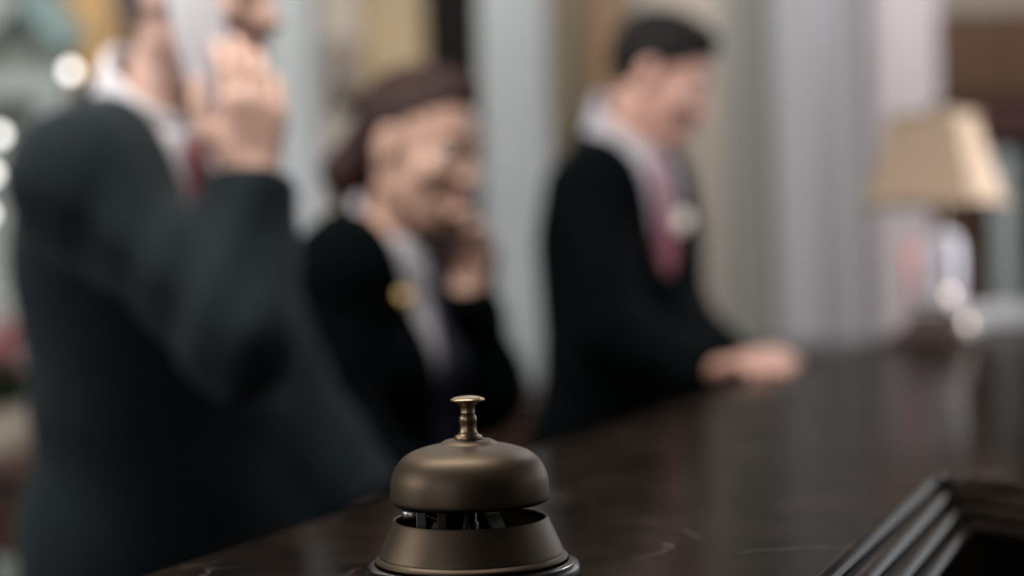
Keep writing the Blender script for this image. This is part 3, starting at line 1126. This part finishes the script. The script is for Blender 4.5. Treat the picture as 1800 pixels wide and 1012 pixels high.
bm_box(bm, (-.0165, -.0270, .0112), (-.0120, -.0255, .0440), .0004)
from_bm('bracket', bm, M['brass'], bell)
bm = bmesh.new()
tube_bm(bm, [(-.014, -.020, .034), (-.022, -.016, .037), (-.030, -.014, .0385)], .0016, 8)
lathe_bm(bm, [(0, .0352), (.0062, .0355), (.0068, .0372), (.0068, .0395), (.0060, .0405), (0, .0408)], 24, -.029, -.0150)
from_bm('striker', bm, M['steel'], bell, True)

# ================================================================ THINGS ON THE COUNTER
# pale ledge at the far end
lg0, lg1 = P(1618, 590, 3.86), P(1990, 590, 3.86)
box('stone_ledge', (lg0.x, 3.76, CZ), (min(lg1.x, 2.35), 3.92, CZ + .048), M['ledge'], bev=.008)
tag(bpy.data.objects['stone_ledge'], 'pale stone ledge across the far right end of the dark counter', 'ledge')

lp = onz(1650, 600, CZ)
lamp = empty('table_lamp', lp, 'table lamp with square beige shade at the far end of the counter', 'lamp')
lamp.rotation_euler[2] = R_(-33)
sq = lambda h: [(-h, -h), (h, -h), (h, h), (-h, h)]


def square_loft(name, prof, m, parent, cap=True, bevel=True):
    bm = bmesh.new()
    rings = [[bm.verts.new((x, y, z)) for x, y in sq(h)] for h, z in prof]
    for a_, b_ in zip(rings, rings[1:]):
        for i in range(4):
            bm.faces.new((a_[i], a_[(i + 1) % 4], b_[(i + 1) % 4], b_[i]))
    if cap:
        bm.faces.new(rings[0]); bm.faces.new(rings[-1])
    return from_bm(name, bm, m, parent)


K = lp.y / FPX
square_loft('lamp_foot', [(.078, 0), (.078, .012), (.070, .020), (.056, .030), (.048, .045), (.045, .060)], M['bronze'], lamp)
square_loft('lamp_body', [(.043, .060), (.043, .075), (.038, .082), (.040, .16), (.036, .200), (.024, .212)], M['glaze'], lamp)
square_loft('corner_band', [(.0445, .068), (.0445, .078)], M['bronze'], lamp)
for sx_, sy_ in ((-1, -1), (1, -1), (1, 1), (-1, 1)):
    bm = bmesh.new()
    tube_bm(bm, [(sx_ * .0385, sy_ * .0385, .08), (sx_ * .0405, sy_ * .0405, .16), (sx_ * .0365, sy_ * .0365, .200)], .0065, 8)
    from_bm('corner_trim', bm, M['red_reflection'] if sx_ < 0 and sy_ < 0 else M['bronze'], lamp, True)
bm = bmesh.new()
lathe_bm(bm, [(0, .208), (.014, .208), (.010, .220), (.008, .23), (.008, .432), (0, .432)], 20)
from_bm('stem', bm, M['brass'], lamp, True)
hb, ht = 200 * K / 2, 116 * K / 2
z0, z1 = .266, .442
shp = [(hb, z0), (hb * .985, z0 + .006)]
for t in np.linspace(.06, 1, 10):
    shp.append((hb + (ht - hb) * (t ** .80), z0 + (z1 - z0) * t))
so = square_loft('lamp_shade', shp, M['shade'], lamp, False)
so.modifiers.new('thickness', 'SOLIDIFY').thickness = .003
for h, z in ((hb + .002, z0 + .004), (ht + .002, z1 - .004)):
    bm = bmesh.new()
    tube_bm(bm, [(*q_, z) for q_ in (sq(h) + sq(h)[:1])], .005, 8)
    from_bm('shade_trim', bm, M['shade'], lamp, True)
lathe('finial', [(0, .427), (.010, .429), (.006, .439), (.011, .451), (.007, .462), (0, .465)], M['brass'], lamp, 20)

# two small stands with glowing tips, added to make the glints near the lamp
for i, (px, py, d, lab) in enumerate(((1670, 517, lp.y - .14, 'tall stand with small glowing tip, added as a glint in front of the table lamp'),
                                     (1701, 567, lp.y - .10, 'short stand with small glowing tip, added as a glint right of the table lamp'))):
    q = P(px, py, d)
    cs = empty('glint_stand', (q.x, q.y, CZ), lab, 'added glint', 'added glints by the lamp')
    h = q.z - CZ
    if h > .06:
        pr_ = [(0, 0), (.022, 0), (.022, .003), (.008, .008), (.0045, .014), (.004, h - .034), (.010, h - .030), (.011, h - .024), (0, h - .024)]
    else:
        pr_ = [(0, 0), (.018, 0), (.018, .002), (.011, .005), (.012, h - .020), (.010, h - .020), (.010, h - .024), (0, h - .024)]
    lathe('foot', pr_, M['bronze'], cs, 24)
    lathe('glint_stub', [(0, h - .024), (.0075, h - .024), (.0075, h - .008), (0, h - .009)], M['petal_white'], cs, 20)
    lathe('glow_tip', [(0, h - .008), (.0035, h - .004), (.0045, h), (.003, h + .005), (0, h + .011)], M['glint_glow'], cs, 16)

# ================================================================ LEFT BACKGROUND: lit bulbs, flowers
GLOBE = [(0, -.0125), (.006, -.011), (.0105, -.006), (.0125, 0), (.0105, .006), (.006, .011), (.005, .013)]
SOCKET = [(.0055, .012), (.007, .014), (.007, .03), (.003, .035), (0, .035)]
q = P(124, 125, 3.3)
g = empty('pendant_bulb', q, 'round lit globe bulb hanging level with the collar of the man on the phone', 'light bulb')
lathe('glass_globe', GLOBE, M['bulb'], g, 24)
lathe('socket', SOCKET, M['brass'], g, 16)
bm = bmesh.new()
tube_bm(bm, [(0, 0, .034), (0, 0, 3.2 - q.z)], .0012, 6)
from_bm('cord', bm, M['wall_grey'], g, True)
fq = P(-60, 300, 3.3)
fl = empty('floor_lamp', (fq.x, 3.36, 0), 'brass floor lamp with three lit globe bulbs at the left edge of the photo', 'lamp')
lathe('base', [(0, 0), (.13, 0), (.13, .012), (.10, .022), (.02, .03), (0, .03)], M['brass'], fl, 40)
bm = bmesh.new()
tube_bm(bm, [(0, 0, .02), (0, 0, 1.48)], .009, 12)
from_bm('pole', bm, M['brass'], fl, True)
for px, py in ((-2, 237), (-16, 305), (-24, 376)):
    q = P(px, py, 3.3) - fl.location
    bm = bmesh.new()
    tube_bm(bm, [(0, 0, q.z + .02), (q.x * .5, q.y * .5, q.z + .04), (q.x, q.y, q.z + .034)], .003, 8)
    from_bm('arm', bm, M['brass'], fl, True)
    b_ = lathe('bulb', GLOBE, M['bulb'], fl, 24, q)
    lathe('socket', SOCKET, M['brass'], b_, 16)

# mahogany side table with potted flowers
vt = P(8, 802, 3.0)
tb = empty('side_table', (vt.x, 3.0, 0), 'dark mahogany side table at left edge behind the man on the phone', 'table')
box('table_top', (-.22, -.17, vt.z - .03), (.20, .17, vt.z), M['mahogany'], tb, .006)
box('apron', (-.20, -.15, vt.z - .16), (.18, .15, vt.z - .03), M['mahogany'], tb, .004)
for sx_ in (-.19, .17):
    for sy_ in (-.14, .14):
        bm = bmesh.new()
        bm_box(bm, (sx_ - .018, sy_ - .018, 0), (sx_ + .018, sy_ + .018, vt.z - .10), .004)
        from_bm('leg', bm, M['mahogany'], tb)
fp = empty('flower_pot', (vt.x, 3.0, vt.z), 'beige pot of pink flowers with one white bloom on side table', 'potted plant')
lathe('pot', smooth_prof([(0, 0), (.040, .001), (.052, .02), (.058, .055), (.055, .085), (.058, .092), (.054, .094), (.050, .086), (.0, .084)], 4), M['pot'], fp, 40)
rnd = random.Random(5)
bm = bmesh.new()
for i in range(46):
    a_ = rnd.uniform(0, 6.28); e_ = rnd.uniform(.15, 1.2); L_ = rnd.uniform(.05, .10)
    d_ = Vector((math.cos(a_) * math.cos(e_), math.sin(a_) * math.cos(e_), math.sin(e_)))
    o_ = Vector((math.cos(a_) * .02, math.sin(a_) * .02, .08 + rnd.uniform(0, .05)))
    sd = d_.cross(Vector((0, 0, 1))).normalized() * .013
    n_ = sd.cross(d_).normalized() * .006
    vs = [bm.verts.new(o_), bm.verts.new(o_ + d_ * L_ * .5 + sd + n_), bm.verts.new(o_ + d_ * L_ - Vector((0, 0, .012))), bm.verts.new(o_ + d_ * L_ * .5 - sd + n_)]
    c_ = bm.verts.new(o_ + d_ * L_ * .5)
    for i0 in range(4):
        bm.faces.new((vs[i0], vs[(i0 + 1) % 4], c_))
from_bm('foliage', bm, M['leaf'], fp)
heads = [(rnd.uniform(-.035, .042), rnd.uniform(-.05, .05), rnd.uniform(.15, .25)) for _ in range(17)] + [(.012, -.05, .285)]
for i, (x, y, z) in enumerate(heads):
    bm = bmesh.new()
    for ring, (npet, tilt, ln) in enumerate(((7, .3, .026), (6, .8, .022), (5, 1.25, .016))):
        for k in range(npet):
            a_ = 2 * math.pi * (k + ring * .4) / npet
            d_ = Vector((math.cos(a_) * math.cos(tilt), math.sin(a_) * math.cos(tilt), math.sin(tilt)))
            sd = Vector((-math.sin(a_), math.cos(a_), 0)) * ln * .42
            b0 = bm.verts.new((0, 0, 0)); b1 = bm.verts.new(d_ * ln * .6 + sd); b2 = bm.verts.new(d_ * ln + Vector((0, 0, .003))); b3 = bm.verts.new(d_ * ln * .6 - sd)
            bm.faces.new((b0, b1, b2, b3))
    fo = from_bm('flower', bm, M['petal_white'] if i == 17 else M['petal'], fp)
    fo.location = (x, y, z)
    if i == 17: fo['label'] = 'white bloom'
    bm = bmesh.new()
    tube_bm(bm, [(-x * .6, -y * .6, .085 - z), (0, 0, 0)], .0018, 6)
    from_bm('stem', bm, M['leaf'], fo, True)

# ================================================================ PEOPLE
# man on the phone (left, nearest)
pel = P(262, 905, 2.02); pel.z = .93
man = build_person(dict(
    name='person', label='man in navy suit and red tie holding a white phone to his ear',
    face=-48, neck=P(262, 222, 2.0), head=P(345, 2, 1.98), pelvis=(P(288, 600, 2.02).x, 2.03, .93),
    look=(math.cos(R_(-22)), math.sin(R_(-22)), -.12), width=1.06,
    sh_r=P(146, 322, 1.84), el_r=P(425, 600, 1.76), wr_r=P(440, 322, 1.83), cuff=.04,
    sh_l=P(360, 322, 2.15), el_l=P(490, 650, 2.12), wr_l=P(640, 905, 2.05),
    hand_r=((.08, 0.02, 1), (-.45, .89, 0), [.35, .38, .42, .48], .3),
    hand_l=((.5, -.2, -.8), (-.8, 0, -.5), .3, .2), sleeve=.030,
    skin=M['skin_a'], suit=M['suit2'], tie=M['tie_red'], hair='short', hairmat=M['hair_grey'], vneck=(.050, .26)))
ph = empty('cordless_phone', P(352, 60, 1.86), 'white cordless phone held to the ear of the man on the left', 'phone')
top, bot = A(P(322, -60, 1.875)), A(P(396, 212, 1.85))
ax = top - bot
box_in_frame('handset', (top + bot) / 2, (.88, .48, 0), ax, (.062, .020, np.linalg.norm(ax)), .008, M['phone_white'], ph)
box_in_frame('earpiece', top - unit(ax) * .03 + A((-.25, .45, 0)) * .024, (.88, .48, 0), ax, (.04, .008, .035), .003, M['phone_grey'], ph)

# woman (middle)
wom = build_person(dict(
    name='person', label='woman with auburn hair tied back and a gold badge, standing between two men',
    face=-42, neck=P(690, 400, 2.47), head=P(735, 268, 2.42), pelvis=(P(672, 700, 2.50).x, 2.52, .81), female=True,
    look=(math.cos(R_(-32)), math.sin(R_(-32)), -.25), headup=(.10, 0, 1), width=.92, headscale=.97, handscale=1.0,
    sh_r=P(606, 478, 2.36), el_r=P(590, 745, 2.30), wr_r=P(745, 890, 2.16),
    sh_l=P(786, 465, 2.60), el_l=P(858, 690, 2.50), wr_l=P(822, 524, 2.42),
    hand_r=((.9, -.1, -.4), (0, 0, -1), .3, .3),
    hand_l=((.06, -.03, 1), (-.50, -.86, 0), [.6, .65, .7, .75], .5),
    skin=M['skin_b'], shirt=M['shirt_grey'], suit=M['suit'], tie=M['scarf'], tight=True, sleeve=.016, hair='tied', hairmat=M['hair_auburn'], vneck=(.092, .40), collar=.058,
    badge=(712, 523, .042, .028, M['gold']), badge_label='oval gold name badge'))
ph2 = empty('mobile_phone', P(822, 330, 2.45), 'grey mobile phone held beside the face of the woman', 'phone')
top, bot = A(P(838, 228, 2.46)), A(P(800, 425, 2.42))
ax = top - bot
box_in_frame('handset', (top + bot) / 2, (.77, -.64, 0), ax, (.052, .014, np.linalg.norm(ax)), .006, M['phone_grey'], ph2)
box_in_frame('earpiece', top - unit(ax) * .025 + A((-.64, -.77, 0)) * .0075, (.77, -.64, 0), ax, (.03, .004, .02), .0015, M['black_plastic'], ph2)

# man bowed over the counter (right)
man2 = build_person(dict(
    name='person', label='man with black hair and burgundy tie bowing his head over the counter',
    face=-50, neck=P(1092, 262, 2.95), head=P(1160, 142, 2.92), pelvis=(P(1085, 600, 2.97).x, 2.98, .92),
    look=(math.cos(R_(-20)), math.sin(R_(-20)), -.50), headup=(.3, -.1, 1), width=.98, headscale=.96,
    sh_r=P(1044, 340, 2.84), el_r=P(1085, 590, 2.64), wr_r=P(1246, 655, 2.47),
    sh_l=P(1124, 350, 3.03), el_l=P(1188, 560, 2.90), wr_l=P(1284, 642, 2.66),
    hand_r=((.68, -.68, .22), (0, 0, -1), .75, .5),
    hand_l=((.68, -.68, .22), (0, 0, -1), .75, .5),
    skin=M['skin_c'], shirt=M['shirt_grey'], suit=M['suit'], tie=M['tie_mauve'], hair='short', hairmat=M['hair_black'], vneck=(.072, .27),
    badge=(1190, 390, .050, .042, M['silver']), badge_label='round silver name badge'))
